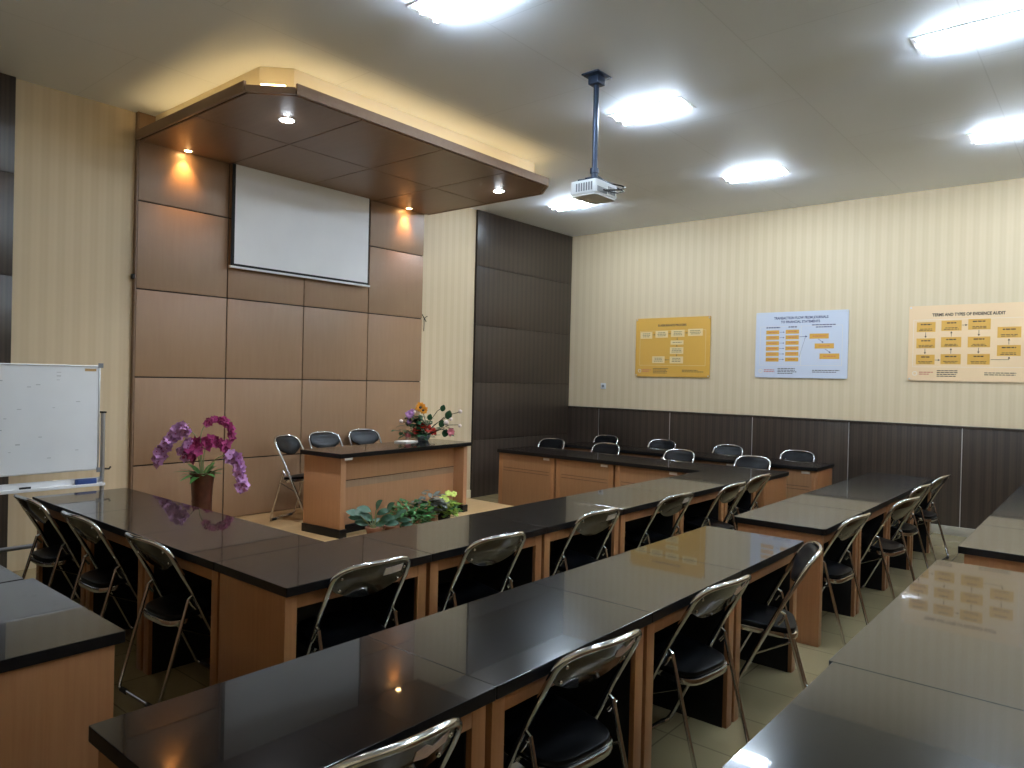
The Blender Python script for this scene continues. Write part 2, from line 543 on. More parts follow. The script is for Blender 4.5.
# downlights
def downlight(x, y, warm, label):
    t = thing('downlight', label, 'downlight', (x, y, cz0), 0, 'downlights in the canopy')
    r = .055 if not warm else .03
    bm = B(); lathe(bm, [(r, -.001), (r, -.006), (r + .014, -.004), (r + .016, -.0005)], 0, 0, 24)
    obj('trim_ring', bm, M['whitemetal'], t)
    bm = B(); lathe(bm, [(r, -.002), (r * .85, -.008 if not warm else -.006), (r * .5, -.013 if not warm else -.010), (0, -.015 if not warm else -.012)], 0, 0, 24)
    obj('lens', bm, M['warmled'] if warm else M['coolled'], t)
    l = bpy.data.lights.new('downlight_beam', 'SPOT')
    l.energy = 12 if warm else 60
    l.color = (1.0, .52, .17) if warm else (.88, .94, 1.0)
    l.spot_size = math.radians(80 if warm else 110); l.spot_blend = 1.0; l.shadow_soft_size = .02
    lo = bpy.data.objects.new('beam', l); COL.objects.link(lo); lo.parent = t; lo.location = (0, 0, -.016 if warm else -.02)
    lo.rotation_euler = (math.radians(16), 0, 0) if warm else (0, 0, 0)
    return t
downlight(-6.21, -1.61, False, 'bright white downlight under the left front corner of the canopy')
downlight(-3.57, -1.575, False, 'bright white downlight under the right front corner of the canopy')
downlight(-6.30, -.14, True, 'small amber downlight washing the wall left of the screen')
downlight(-3.575, -.14, True, 'small amber downlight washing the wall right of the screen')

# ---------------------------------------------------------------- ceiling lights
FLAB = {0: 'twin tube ceiling light cut off by the top edge, nearest the canopy corner',
        1: 'twin tube ceiling light just right of the projector pole',
        2: 'twin tube ceiling light between the projector and the right wall, above the pale blue poster',
        3: 'twin tube ceiling light partly hidden behind the projector, near the dark wall corner',
        5: 'largest twin tube ceiling light at the top right of the photo',
        6: 'twin tube ceiling light at the right edge, nearest the peach poster'}
for i, (fx, fy) in enumerate(FIX):
    t = thing('ceiling_light', FLAB.get(i, 'unseen twin tube ceiling light, added to brighten the room'), 'ceiling light', (fx, fy, H), 0, 'recessed fluorescent ceiling lights')
    bm = B()
    for s in (-1, 1):
        box(bm, s * FW - .012, s * FW + .012, -FL - .012, FL + .012, -.006, -.0005)
        box(bm, -FW + .012, FW - .012, s * FL - .012, s * FL + .012, -.006, -.0005)
    obj('frame', bm, M['whitemetal'], t, False)
    bm = B()
    zt = .075; iw, il = FW - .03, FL - .02
    ring0 = [bm.verts.new((sx * (FW - .0005), sy * (FL - .0005), 0)) for sx, sy in ((-1, -1), (1, -1), (1, 1), (-1, 1))]
    ring1 = [bm.verts.new((sx * iw, sy * il, zt)) for sx, sy in ((-1, -1), (1, -1), (1, 1), (-1, 1))]
    for k in range(4): bm.faces.new([ring0[k], ring0[(k + 1) % 4], ring1[(k + 1) % 4], ring1[k]])
    bm.faces.new(ring1)
    pr = [(-.012, zt - .002), (0, .03), (.012, zt - .002)]
    b2 = B()
    for yy in (-il, il):
        for px, pz in pr: b2.verts.new((px, yy, pz))
    b2.verts.ensure_lookup_table(); v = b2.verts
    b2.faces.new([v[0], v[1], v[4], v[3]]); b2.faces.new([v[1], v[2], v[5], v[4]])
    merge(bm, b2)
    obj('reflector', bm, M['reflector'], t, False)
    for s in (-1, 1):
        bm = B(); tube(bm, [(s * .062, -.285, -.025), (s * .062, .285, -.025)], .0165, 12)
        tb = obj('tube', bm, M['tube'], t)
        for e in (-1, 1):
            bm = B(); ya, yb_ = sorted((e * .2855, e * .305)); box(bm, s * .062 - .012, s * .062 + .012, ya, yb_, -.043, .05, 0, .002)
            obj('lamp_holder', bm, M['whitemetal'], tb)

# ---------------------------------------------------------------- projection screen
scr = thing('projection_screen', 'white pull-down projection screen with black border hanging on the brown wall', 'projection screen', (-5.005, -.12, 2.665))
SW, SHH = .845, 1.015
bm = B(); box(bm, -SW + .035, SW - .012, -.002, .002, .045, SHH)
obj('screen_fabric', bm, M['screen'], scr, False)
bm = B()
box(bm, -SW, -SW + .035, -.0022, .0022, .02, SHH); box(bm, SW - .012, SW, -.0022, .0022, .02, SHH)
box(bm, -SW + .035, SW - .012, -.0022, .0022, .02, .045)
obj('border', bm, M['blackcloth'], scr, False)
bm = B(); box(bm, -SW - .012, SW + .02, -.014, .014, 0, .021, 0, .004)
obj('bottom_bar', bm, M['white'], scr)

# small hook with hanging ends at the edge of the brown cladding
bm = B()
tube(bm, [(-3.249, -.045, 2.44), (-3.235, -.052, 2.42), (-3.19, -.05, 2.37), (-3.16, -.04, 2.345)], .006, 6)
tube(bm, [(-3.205, -.05, 2.385), (-3.203, -.05, 2.30), (-3.205, -.048, 2.22)], .005, 6)
tube(bm, [(-3.20, -.05, 2.38), (-3.17, -.05, 2.405), (-3.15, -.05, 2.41)], .005, 6)
tag(obj('wall_hook', bm, M['twig']), 'small dark wire hook at the right edge of the brown cladding', 'hook')
bm = B(); box(bm, -6.735, -6.712, -.05, -.015, 2.455, 2.50, 0, .004)
tag(obj('door_latch', bm, M['black']), 'tiny black latch on the left edge of the brown cladding', 'latch')

# wall socket
soc = thing('wall_socket', 'small white wall socket between the dark wall and the gold poster', 'socket', (-.0005, -.687, 1.567))
bm = B(); box(bm, -.012, 0, -.045, .045, -.045, .045, 0, .004); obj('cover_plate', bm, M['white'], soc)
bm = B(); lathe(bm, [(.022, 0), (.022, .004), (.014, .004), (.013, .001), (0, .001)], 0, 0, 16)
for v in bm.verts: v.co = Vector((-.012 - v.co.z, v.co.x, v.co.y))
obj('outlet', bm, M['greyplastic'], soc)

# ---------------------------------------------------------------- projector on its pole
pm = thing('projector_mount', 'dark blue-grey ceiling pole mount carrying the projector', 'projector mount', (-4.925, -3.72, H))
bm = B(); box(bm, -.095, .095, -.075, .075, -.012, -.0005, 0, .003); box(bm, -.05, .05, -.045, .045, -.075, -.0125, 0, .008)
obj('ceiling_plate', bm, M['navy'], pm)
bm = B(); tube(bm, [(0, 0, -.0755), (0, 0, -.70)], .021, 16); obj('pole', bm, M['navy'], pm)
bm = B(); lathe(bm, [(.0215, -.70), (.034, -.70), (.034, -.735), (.026, -.74), (.026, -.775), (0, -.775)], 0, 0, 16)
box(bm, -.06, .06, -.045, .045, -.79, -.7755, 0, .003)
for sx, sy in ((-1, -1), (1, -1), (1, 1), (-1, 1)):
    tube(bm, [(sx * .04, sy * .035, -.785), (sx * .10, sy * .075, -.80), (sx * .10, sy * .075, -.812)], .007, 6)
obj('bracket', bm, M['navy'], pm)
pj = thing('projector', 'white projector hanging from the pole below the ceiling', 'projector', (-4.925, -3.72, H - .93))
bm = B()
prism(bm, rounded_rect(-.15, .15, -.115, .115, .02), 0.012, .112, 0, .008)
prism(bm, rounded_rect(-.142, .142, -.108, .108, .02), 0, .0125, 0)
obj('body', bm, M['white'], pj)
bm = B()
for k in range(7): box(bm, -.1525, -.149, -.085 + k * .022, -.073 + k * .022, .03, .09)
for k in range(5): box(bm, .02 + k * .02, .031 + k * .02, -.1175, -.114, .03, .085)
box(bm, -.13, .0, -.1175, -.114, .02, .06)
obj('vent_grille', bm, M['greyplastic'], pj, False)
bm = B(); lathe(bm, [(.033, 0), (.036, .012), (.03, .018), (.026, .014), (0, .008)], 0, 0, 20)
for v in bm.verts: v.co = Vector((v.co.x + .07, v.co.z + .1145, v.co.y + .062))
obj('lens', bm, M['black'], pj)
bm = B()
for sx, sy in ((-.10, -.075), (.10, -.075), (.10, .075), (-.10, .075)): lathe(bm, [(.012, .1125), (.012, .1175), (0, .1175)], sx, sy, 10)
obj('mounting_boss', bm, M['greyplastic'], pj)
bm = B()
tube(bm, [(-.01, -.1175, .05), (0, -.16, .045), (.06, -.20, .055), (.14, -.19, .09), (.17, -.13, .12), (.13, -.05, .14), (.05, -.015, .155), (.03, -.005, .20)], .006, 8)
tube(bm, [(-.05, -.1175, .045), (-.03, -.15, .03), (.05, -.18, .03), (.17, -.16, .07), (.20, -.09, .11), (.12, -.03, .15), (.035, .0, .19)], .005, 8)
tag(obj('projector_cable', bm, M['rubber'], None, loc=(-4.925, -3.72, H - .93)), 'loop of dark cables hanging from the back of the projector', 'cable')

# ---------------------------------------------------------------- posters on the right wall
def text(name, s, h, x, z, mat, parent, align='CENTER', maxw=None):
    cu = bpy.data.curves.new(name, 'FONT'); cu.body = s; cu.size = h / .72; cu.align_x = align; cu.extrude = .0006; cu.offset = h * .045
    o = bpy.data.objects.new(name, cu); COL.objects.link(o)
    bpy.context.view_layer.update()
    dg = bpy.context.evaluated_depsgraph_get()
    me = bpy.data.meshes.new_from_object(o.evaluated_get(dg))
    bpy.data.objects.remove(o)
    w = max(v.co.x for v in me.vertices) - min(v.co.x for v in me.vertices)
    sc = min(1, maxw / w) if maxw else 1
    off = .012
    for v in me.vertices:   # text plane (x right, y up) -> poster plane: right = -y world
        vx, vy, vz = v.co
        v.co = Vector((-.0215 - vz, -(x + vx * sc), z + vy))
    me.materials.clear(); me.materials.append(mat)
    p = bpy.data.objects.new(name, me); COL.objects.link(p); p.parent = parent
    return p
def pbox(bm, x0, x1, z0, z1, d=.0008, mi=0):        # raised print on the poster face
    box(bm, -.0201 - d, -.0195, -x1, -x0, z0, z1, mi)
def arrow(bm, a, b, w=.004, hd=.014):
    a, b = Vector((a[0], a[1])), Vector((b[0], b[1])); d = (b - a).normalized(); n = Vector((-d.y, d.x))
    def quad(ps):
        vs = [bm.verts.new((-.0212, -p.x, p.y)) for p in ps]; bm.faces.new(vs)
    m = b - d * hd
    quad([a + n * w / 2, a - n * w / 2, m - n * w / 2, m + n * w / 2]); quad([m + n * hd * .55, m - n * hd * .55, b])
def lines(bm, x, z, w, n, h, gap, centre=True):
    for k in range(n):
        ww = w * random.uniform(.7, 1.0); x0 = x - ww / 2 if centre else x
        # broken into word-like strokes
        p = x0
        while p < x0 + ww - .004:
            l = min(random.uniform(.02, .045), x0 + ww - p); pbox(bm, p, p + l, z - k * gap, z - k * gap + h, .0012); p += l + .006
def poster(name, yl, yr, z0, z1, mat, label):
    t = thing(name, label, 'poster', (-.0006, (yl + yr) / 2, z0), 0, 'posters on the right wall')
    w, h = yl - yr, z1 - z0
    bm = B(); prism(bm, [(p[0], p[1]) for p in rounded_rect(-w / 2, w / 2, 0, h, .014, 4)], -.020, -.010)
    for v in bm.verts: v.co = Vector((v.co.z, v.co.x, v.co.y))
    obj('print_panel', bm, mat, t, True)
    for sx in (-1, 1):
        for sz in (.02, h - .02):
            bm = B(); lathe(bm, [(.010, -.02), (.010, .004), (.006, .006), (0, .006)], 0, 0, 12)
            for v in bm.verts: v.co = Vector((-.0202 - v.co.z if v.co.z > 0 else -.001 + v.co.z * .4, v.co.x + sx * (w / 2 - .02), v.co.y + sz))
            obj('standoff_screw', bm, M['alu'], t)
    return t, w, h
def footer(t, w, h, inkmat):
    bm = B(); lathe(bm, [(.018, 0), (.026, 0), (.026, .001), (.018, .001)], 0, 0, 20)
    for v in bm.verts: v.co = Vector((-.0203 - v.co.z, -(-w / 2 + .075) + v.co.x, .085 + v.co.y))
    obj('emblem', bm, M['whiteline'], t)
    bm = B(); lines(bm, -w / 2 + .12, .095, .15, 2, .010, .022, False); obj('emblem_caption', bm, M['redink'], t, False)
    bm = B(); lines(bm, -w / 2 + .30, .115, .26, 4, .009, .021, False); lines(bm, w / 2 - .42, .095, .34, 2, .009, .021, False)
    obj('footer_text', bm, inkmat, t, False)

# gold poster
t, w, h = poster('wall_poster', -1.251, -2.431, 1.725, 2.583, M['goldposter'], 'gold wall poster with a process chart of pale boxes')
text('title_text', 'B ASSURANCE PROCESS', .030, 0, h - .125, M['ink'], t, maxw=.48)
def P(u, v): return ((u - 470) / 715 * w, (690 - v) / 575 * h)     # measured inside the poster
bxs = [(160, 278, 250, 315), (310, 432, 243, 308), (462, 590, 236, 303), (622, 758, 230, 297), (460, 582, 337, 377), (455, 582, 402, 467), (455, 582, 492, 558), (283, 405, 490, 556)]
bm = B(); tx = B()
for a, b_, c, d in bxs:
    (x0, z1), (x1, z0) = P(a, c), P(b_, d); bb = B(); pbox(bb, x0, x1, z0, z1); obj('chart_box', bb, M['creambox'], t, False)
    n = 1 if d - c < 45 else 3; lines(tx, (x0 + x1) / 2, (z0 + z1) / 2 + (n - 1) * .011 - .004, (x1 - x0) * .8, n, .009, .022)
bm.free(); obj('box_text', tx, M['greyink'], t, False)
bm = B()
for a, b_ in (((281, 280), (308, 277)), ((435, 273), (460, 271)), ((592, 268), (620, 266)), ((522, 306), (522, 335)), ((520, 379), (520, 400)), ((520, 469), (520, 490)), ((452, 524), (408, 524))): arrow(bm, P(*a), P(*b_), .005, .02)
obj('flow_arrow', bm, M['ink'], t, False)
bm = B()
fx0, fx1, fz0, fz1 = -w / 2 + .07, w / 2 - .07, .165, h - .19
for q in ((fx0, fx1, fz0, fz0 + .004), (fx0, fx1, fz1, fz1 + .004), (fx0, fx0 + .004, fz0, fz1), (fx1, fx1 + .004, fz0, fz1)): pbox(bm, *q, .0006)
obj('chart_outline', bm, M['creambox'], t, False); footer(t, w, h, M['ink'])

# pale blue poster
t, w, h = poster('wall_poster', -3.073, -4.23, 1.743, 2.597, M['blueposter'], 'pale blue wall poster with columns of gold boxes, the middle of three')
text('title_text', 'TRANSACTION FLOW FROM JOURNALS', .032, 0, h - .095, M['blueink'], t, maxw=.68)
text('subtitle_text', 'TO FINANCIAL STATEMENTS', .030, -.005, h - .145, M['blueink'], t, maxw=.49)
def P(u, v): return ((u - 515) / 830 * w, (710 - v) / 615 * h)
bm = B(); tx = B()
rows = []
for k in range(6):
    rows.append((200, 322, 265 + k * 51.5, 302 + k * 51.5)); rows.append((382, 503, 263 + k * 51.5, 300 + k * 51.5))
rows += [(598, 766, 303, 350), (645, 812, 393, 440), (690, 860, 485, 535)]
for a, b_, c, d in rows:
    (x0, z1), (x1, z0) = P(a, c), P(b_, d); bb = B(); pbox(bb, x0, x1, z0, z1); obj('chart_box', bb, M['goldbox'], t, False); lines(tx, (x0 + x1) / 2, (z0 + z1) / 2 - .004, (x1 - x0) * .7, 1, .009, .02)
bm.free(); obj('box_text', tx, M['redink'], t, False)
bm = B()
for k in range(6): arrow(bm, P(325, 284 + k * 51), P(372, 284 + k * 51), .004, .018)
arrow(bm, P(508, 330), P(580, 328), .006, .026); arrow(bm, P(675, 352), P(722, 388), .005, .022); arrow(bm, P(735, 443), P(785, 480), .005, .022)
arrow(bm, P(508, 520), P(560, 340), .003, .010)
obj('flow_arrow', bm, M['blueink'], t, False)
tx = B()
(hx, hz) = P(265, 245); lines(tx, hx, hz, .19, 1, .014, .02); (hx, hz) = P(445, 242); lines(tx, hx, hz, .13, 1, .014, .02)
(hx, hz) = P(720, 228); lines(tx, hx, hz, .34, 1, .012, .02); (hx, hz) = P(720, 248); lines(tx, hx, hz, .27, 1, .012, .02)
obj('heading_text', tx, M['blueink'], t, False)
bm = B()
fx0, fx1, fz0, fz1 = -w / 2 + .06, w / 2 - .07, .16, h - .19
for q in ((fx0, fx1, fz0, fz0 + .003), (fx0, fx1, fz1, fz1 + .003), (fx0, fx0 + .003, fz0, fz1), (fx1, fx1 + .003, fz0, fz1), (.01, .013, fz0, fz1)): pbox(bm, *q, .0006)
obj('chart_outline', bm, M['whiteline'], t, False); footer(t, w, h, M['ink'])

# peach poster
t, w, h = poster('wall_poster', -4.892, -6.07, 1.735, 2.602, M['peachposter'], 'peach wall poster with a grid of gold boxes, nearest the right edge')
text('title_text', 'TERMS AND TYPES OF EVIDENCE AUDIT', .034, .0, h - .125, M['ink'], t, maxw=.70)
def P(u, v): return ((u - 548) / 945 * w, (695 - v) / 610 * h)
cols = [(143, 296, (218, 350, 482), 80), (343, 502, (210, 342, 478), 82), (552, 722, (203, 342, 477), 84), (773, 945, (270, 410), 84)]
bm = B(); tx = B()
for a, b_, vs, hh in cols:
    for v in vs:
        (x0, z1), (x1, z0) = P(a, v), P(b_, v + hh); bb = B(); pbox(bb, x0, x1, z0, z1); obj('chart_box', bb, M['goldbox'], t, False)
        lines(tx, (x0 + x1) / 2, z1 - .034, (x1 - x0) * .62, 1, .013, .02); lines(tx, (x0 + x1) / 2, z0 + .030, (x1 - x0) * .8, 2, .007, .016)
bm.free(); obj('box_text', tx, M['ink'], t, False)
bm = B()
for a, b_ in (((217, 302), (217, 346)), ((215, 434), (215, 478)), ((298, 526), (340, 526)), ((423, 474), (423, 430)), ((423, 338), (423, 296)), ((505, 249), (548, 249)), ((635, 291), (635, 338)), ((635, 430), (635, 474)), ((862, 520), (862, 498)), ((858, 406), (858, 360))): arrow(bm, P(*a), P(*b_), .005, .022)
(ax, az), (bx_, bz) = P(728, 524), P(864, 519); pbox(bm, ax, bx_, az, az + .005, .001)
obj('flow_arrow', bm, M['ink'], t, False)
bm = B()
fx0, fx1, fz0, fz1 = -w / 2 + .05, w / 2 - .05, .16, h - .165
for q in ((fx0, fx1, fz0, fz0 + .003), (fx0, fx1, fz1, fz1 + .003), (fx0, fx0 + .003, fz0, fz1), (fx1, fx1 + .003, fz0, fz1)): pbox(bm, *q, .0006)
obj('chart_outline', bm, M['whiteline'], t, False); footer(t, w, h, M['ink'])

# ================================================================== DESKS
def make_desk(L, D, label, group, loc, rz, rc=.005):
    """desk with the knee space towards local -y and the closed front towards local +y"""
    t = thing('desk', label, 'desk', loc, rz, group)
    bm = B()
    prism(bm, rounded_rect(-L / 2 + .0006, L / 2 - .0006, -D / 2, D / 2, rc, 4), .710, .75, 0, .0018)
    bm.normal_update()
    for fc in bm.faces:
        if abs(fc.normal.z) < .5 or fc.calc_center_median().z < .73: fc.material_index = 1
    obj('tabletop', bm, [M['top'], M['edge']], t, False)
    xo = L / 2 - .014; xi = xo - .058
    yb, yf = -D / 2 + .028, D / 2 - .03
    for s in (-1, 1):
        bm = B(); x0, x1 = sorted((s * xo, s * xi)); box(bm, x0, x1, yb, yf, 0, .7095, 0, .0015)
        obj('side_panel', bm, M['wood'], t)
    bm = B(); box(bm, -xi + .0005, xi - .0005, yb + .001, yb + .02, .645, .7095, 0, .001)
    obj('apron', bm, M['wood'], t)
    bm = B(); box(bm, -xi + .0005, xi - .0005, yf - .02, yf - .001, .03, .7095, 0, .001)
    # two shallow grooves across the front board
    for z in (.49, .525): box(bm, -xi + .02, xi - .02, yf - .0015, yf - .0004, z, z + .007, 1)
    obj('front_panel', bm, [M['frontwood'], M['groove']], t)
    bm = B()
    for s in (-1, 1):
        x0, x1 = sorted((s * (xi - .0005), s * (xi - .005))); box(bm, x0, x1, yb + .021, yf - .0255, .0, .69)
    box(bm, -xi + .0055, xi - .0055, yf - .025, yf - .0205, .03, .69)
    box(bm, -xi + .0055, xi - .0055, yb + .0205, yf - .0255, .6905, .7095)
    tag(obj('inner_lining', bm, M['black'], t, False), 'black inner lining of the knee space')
    return t
def desk_sticker(t, L, D):
    bm = B(); box(bm, -L / 2 + .09, -L / 2 + .18, D / 2 - .0305, D / 2 - .0295, .672, .698)
    tag(obj('sticker', bm, M['sticker'], t, False), 'white sticker on the front board')

ROW1 = 'desks of the front row facing the stage'
ROW2 = 'desks of the middle row'
ROW3 = 'desks of the near row'
ORD = ['first', 'second', 'third', 'fourth', 'fifth', 'sixth']
e = [-7.77, -6.93, -5.97, -5.08, -4.165, -3.305, -2.561]
lab = ['front row desk at the left corner of the horseshoe, wide end board in view',
       'second desk from the left in the front row, below the potted plants',
       'third desk from the left in the front row, just right of the potted plants',
       'fourth desk from the left in the front row, one before the sixth but two',
       'fifth desk from the left in the front row',
       'last desk on the right of the front row, meeting the right arm of desks']
lab[3] = 'fourth desk from the left in the front row, pale wall mirrored in its top'
for i in range(6):
    L = e[i + 1] - e[i]
    make_desk(L, .60, lab[i], ROW1, ((e[i] + e[i + 1]) / 2, -3.84, 0), 0)
# left arm of the horseshoe: knee space towards the left wall
ea = [-3.539, -2.73, -1.92, -1.03]
for i in range(3):
    L = ea[i + 1] - ea[i]
    make_desk(L, .62, ['left arm desk next to the front row corner, nearest chair pushed up to it', 'middle desk of the left arm, second chair pushed up to it', 'far desk of the left arm, by the whiteboard stand'][i],
              'desks of the left arm', (-7.46, (ea[i] + ea[i + 1]) / 2, 0), -PI / 2)
# right arm: closed fronts towards the stage
er = [-.76, -1.66, -2.48, -3.34, -4.19]
for i in range(4):
    L = er[i] - er[i + 1]
    t = make_desk(L, .68, ['right arm desk nearest the dark front wall', 'second right arm desk from the dark front wall', 'third right arm desk from the dark front wall', 'right arm desk at the near end, its end board beside the front row chairs'][i],
              'desks of the right arm', (-2.22, (er[i] + er[i + 1]) / 2, 0), PI / 2)
    desk_sticker(t, L, .68)
# outer right arm, in front of the right wall
for i in range(4):
    y1 = -4.29 + i * .87
    t = make_desk(.868, .62, ['outer right desk nearest us, white sticker on its front board', 'second outer right desk, counted from the near end of the row by the wall', 'third outer right desk, counted from the near end of the row by the wall', 'farthest outer right desk in the dark corner of the room'][i],
                  'outer desks along the right wall', (-.97, y1 + .434, 0), PI / 2)
    desk_sticker(t, .868, .62)
# outer left desks
for i in range(2):
    make_desk(.93, .62, ['desk at the lower left edge of the photo, wide end board facing us', 'desk behind the one at the lower left edge, only its black top in view'][i],
              'outer desks along the left wall', (-8.735 - .03 * i, -3.72 + i * .945, 0), -PI / 2)
# middle row
e2 = [-8.77, -7.893, -6.973, -6.097, -5.196]
for i in range(4):
    L = e2[i + 1] - e2[i]
    make_desk(L, .60, ['middle row desk at the left end, amber light spots mirrored in its top', 'second middle row desk, bluish sheen on its top', 'third middle row desk, pale top with a gold poster mirrored in it', 'fourth middle row desk, last before the gap, turned chair beside it'][i],
              ROW2, ((e2[i] + e2[i + 1]) / 2, -5.113, 0), 0)
for i in range(4):
    x0 = -4.757 + i * .893
    make_desk(.891, .60, ['middle row desk right after the gap, end board facing the gap', 'second middle row desk after the gap, pale top', 'third middle row desk after the gap, dark top', 'last middle row desk by the right wall'][i],
              ROW2, (x0 + .4455, -5.10, 0), 0, .03 if i == 0 else .005)
# near row
make_desk(.92, .60, 'near row desk at the bottom edge, white lamp glare on its corner', ROW3, (-7.462, -6.388, 0), 0)
make_desk(1.878, .60, 'long near row desk with a peach poster mirrored in its top', ROW3, (-6.062, -6.374, 0), 0)
for i in range(4):
    x0 = -4.669 + i * .893
    make_desk(.891, .60, ['near row desk after the gap at the right edge, end board facing the long desk', 'second near row desk after the gap, at the right edge of the photo', 'third near row desk after the gap, nearer the right wall', 'last near row desk by the right wall'][i],
              ROW3, (x0 + .4455, -6.40, 0), 0)

# ================================================================== FOLDING CHAIRS
TH = math.radians(26.5)
ZB, YBK = .678, -.140                # lower edge of the back
def back_pt(u, v, off=0.0):
    """point of the back: u across, v up the slope, off = towards the sitter"""
    bow = -.048 * (1 - (u / .21) ** 2)
    y = YBK - v * math.sin(TH) + bow * min(1, .45 + v / .15)
    z = ZB + v * math.cos(TH)
    return Vector((u, y + off * math.cos(TH), z + off * math.sin(TH)))
VH = .155
def half_w(v):                        # outline of the back: big upper corners, softer lower ones
    top = VH; r = .092
    w = .196
    if v > top - r:
        t = (v - (top - r)) / r; w = .196 - .10 * (1 - math.sqrt(max(0, 1 - t * t)))
    rb = .052
    if v < rb:
        t = (rb - v) / rb; w = min(w, .196 - .075 * (1 - math.sqrt(max(0, 1 - t * t))))
    return w
def back_sheet(bm, inset, o0, o1, bulge, mi=0):
    nu, nv = 14, 12
    front, rear = [], []
    for j in range(nv + 1):
        v = inset + (VH - 2 * inset) * j / nv
        w = half_w(v) - inset
        fr, rr = [], []
        for i in range(nu + 1):
            s = -1 + 2 * i / nu
            b = bulge * (1 - s ** 4) * (1 - (2 * j / nv - 1) ** 4)
            sag = -.046 * (1 - s * s) * (1 - j / nv) ** 1.3
            fr.append(bm.verts.new(back_pt(s * w, v + sag, o1 + b))); rr.append(bm.verts.new(back_pt(s * w, v + sag, o0)))
        front.append(fr); rear.append(rr)
    for j in range(nv):
        for i in range(nu):
            bm.faces.new([front[j][i], front[j][i + 1], front[j + 1][i + 1], front[j + 1][i]])
            bm.faces.new([rear[j][i], rear[j + 1][i], rear[j + 1][i + 1], rear[j][i + 1]])
    rim = [(j, 0) for j in range(nv + 1)] + [(nv, i) for i in range(1, nu + 1)] + [(j, nu) for j in range(nv - 1, -1, -1)] + [(0, i) for i in range(nu - 1, 0, -1)]
    for a, b in zip(rim, rim[1:] + rim[:1]):
        bm.faces.new([front[a[0]][a[1]], front[b[0]][b[1]], rear[b[0]][b[1]], rear[a[0]][a[1]]])

def seat_tilt(bm):
    for v in bm.verts: v.co.z += (v.co.y - .03) * .11 - .022
def make_chair(label):
    t = thing('folding_chair', label, 'chair', (0, 0, 0))
    ux = .206
    # main loop: front floor bar, uprights, arch round the back
    pts = []
    def up(z, s): return Vector((s * ux, YBK - (z - ZB) * math.tan(TH), z))
    f0 = up(.011, 1)
    right = [Vector((ux - .05, f0.y + .004, .0115)), Vector((ux - .015, f0.y + .002, .0115)), up(.03, 1), up(.2, 1), up(.4, 1), up(.58, 1)]
    arch = []
    n = 22
    for k in range(n + 1):
        a = PI * k / n
        # superellipse arch from right to left
        c, s_ = math.cos(a), math.sin(a)
        u = ux * (abs(c) ** .62) * (1 if c >= 0 else -1)
        v = .045 + (VH + .006 - .045) * (abs(s_) ** .62)
        arch.append(back_pt(u * 1.0, v, -.008))
    left = [Vector((-p.x, p.y, p.z)) for p in right[::-1]]
    pts = [Vector((0, f0.y + .004, .0115))] + right + arch + left + [Vector((0, f0.y + .004, .0115))]
    bm = B(); tube(bm, pts[:-1], .0118, 10, closed=True)
    obj('main_frame', bm, M['chrome'], t)
    # rear leg loop
    rx = .207
    def rl(z, s): return Vector((s * rx, -.094 - (.505 - z) * .285, z))
    r0 = rl(.011, 1)
    rr = [Vector((rx - .06, r0.y - .004, .0115)), Vector((rx - .018, r0.y - .004, .0115)), rl(.032, 1), rl(.2, 1), rl(.515, 1)]
    pts = [Vector((-p.x, p.y, p.z)) for p in rr[::-1]] + rr
    bm = B(); tube(bm, pts, .0095, 10)
    obj('rear_leg_frame', bm, M['chrome'], t)
    for s in (-1, 1):
        bm = B()
        x0, x1 = sorted((s * (rx - .008), s * (ux + .004)))
        tube(bm, [(s * (rx + .012), -.092, .505), (s * (rx + .013), -.080, .485), (s * (rx + .012), -.062, .462)], .007, 8)
        tube(bm, [(s * rx, -.094, .512), (s * rx, -.072, .525), (s * rx, -.062, .528)], .008, 8)
        # link from the upright down to the seat
        tube(bm, [(s * (ux - .016), .055, .29), (s * (rx - .015), -.03, .33), (s * (rx - .013), -.125, .375)], .0055, 6)
        obj('hinge_bracket', bm, M['chrome'], t)
    # seat
    so = []
    for k in range(40):
        a = 2 * PI * k / 40; c, s_ = math.cos(a), math.sin(a)
        px = .186 * (abs(c) ** .5) * (1 if c >= 0 else -1); py = .032 + .20 * (abs(s_) ** .5) * (1 if s_ >= 0 else -1)
        px *= 1 + .01 * (py - .032) / .20
        so.append((px, py))
    bm = B(); prism(bm, so, .418, .446, 0, .006); seat_tilt(bm)
    pan = obj('seat_pan', bm, M['chrome'], t)
    bm = B(); prism(bm, [(x * .955, (y - .035) * .955 + .035) for x, y in so], .4465, .470, 0, .010); seat_tilt(bm)
    tag(obj('seat_pad', bm, M['vinyl'], t), 'black vinyl seat pad')
    bm = B(); back_sheet(bm, .004, -.007, -.003, .0)
    sh = obj('back_shell', bm, M['chrome_shell'], t)
    bm = B(); back_sheet(bm, .010, -.0025, .006, .014)
    tag(obj('back_pad', bm, M['vinyl'], sh), 'black vinyl back pad')
    bm = B()
    for s in (-1, 1):
        for v, uu in ((.028, .158), (.095, .168)):
            p = back_pt(s * uu, v, -.0085); ball(bm, p, .0075, 1, 0, (1, .6, 1))
    obj('rivet', bm, M['chrome'], sh)
    for s in (-1, 1):
        bm = B(); tube(bm, [Vector((s * (rx - .10), r0.y - .004, .0095)), Vector((s * (rx - .04), r0.y - .004, .0095))], .0125, 10)
        obj('rubber_foot', bm, M['rubber'], t)
    return t
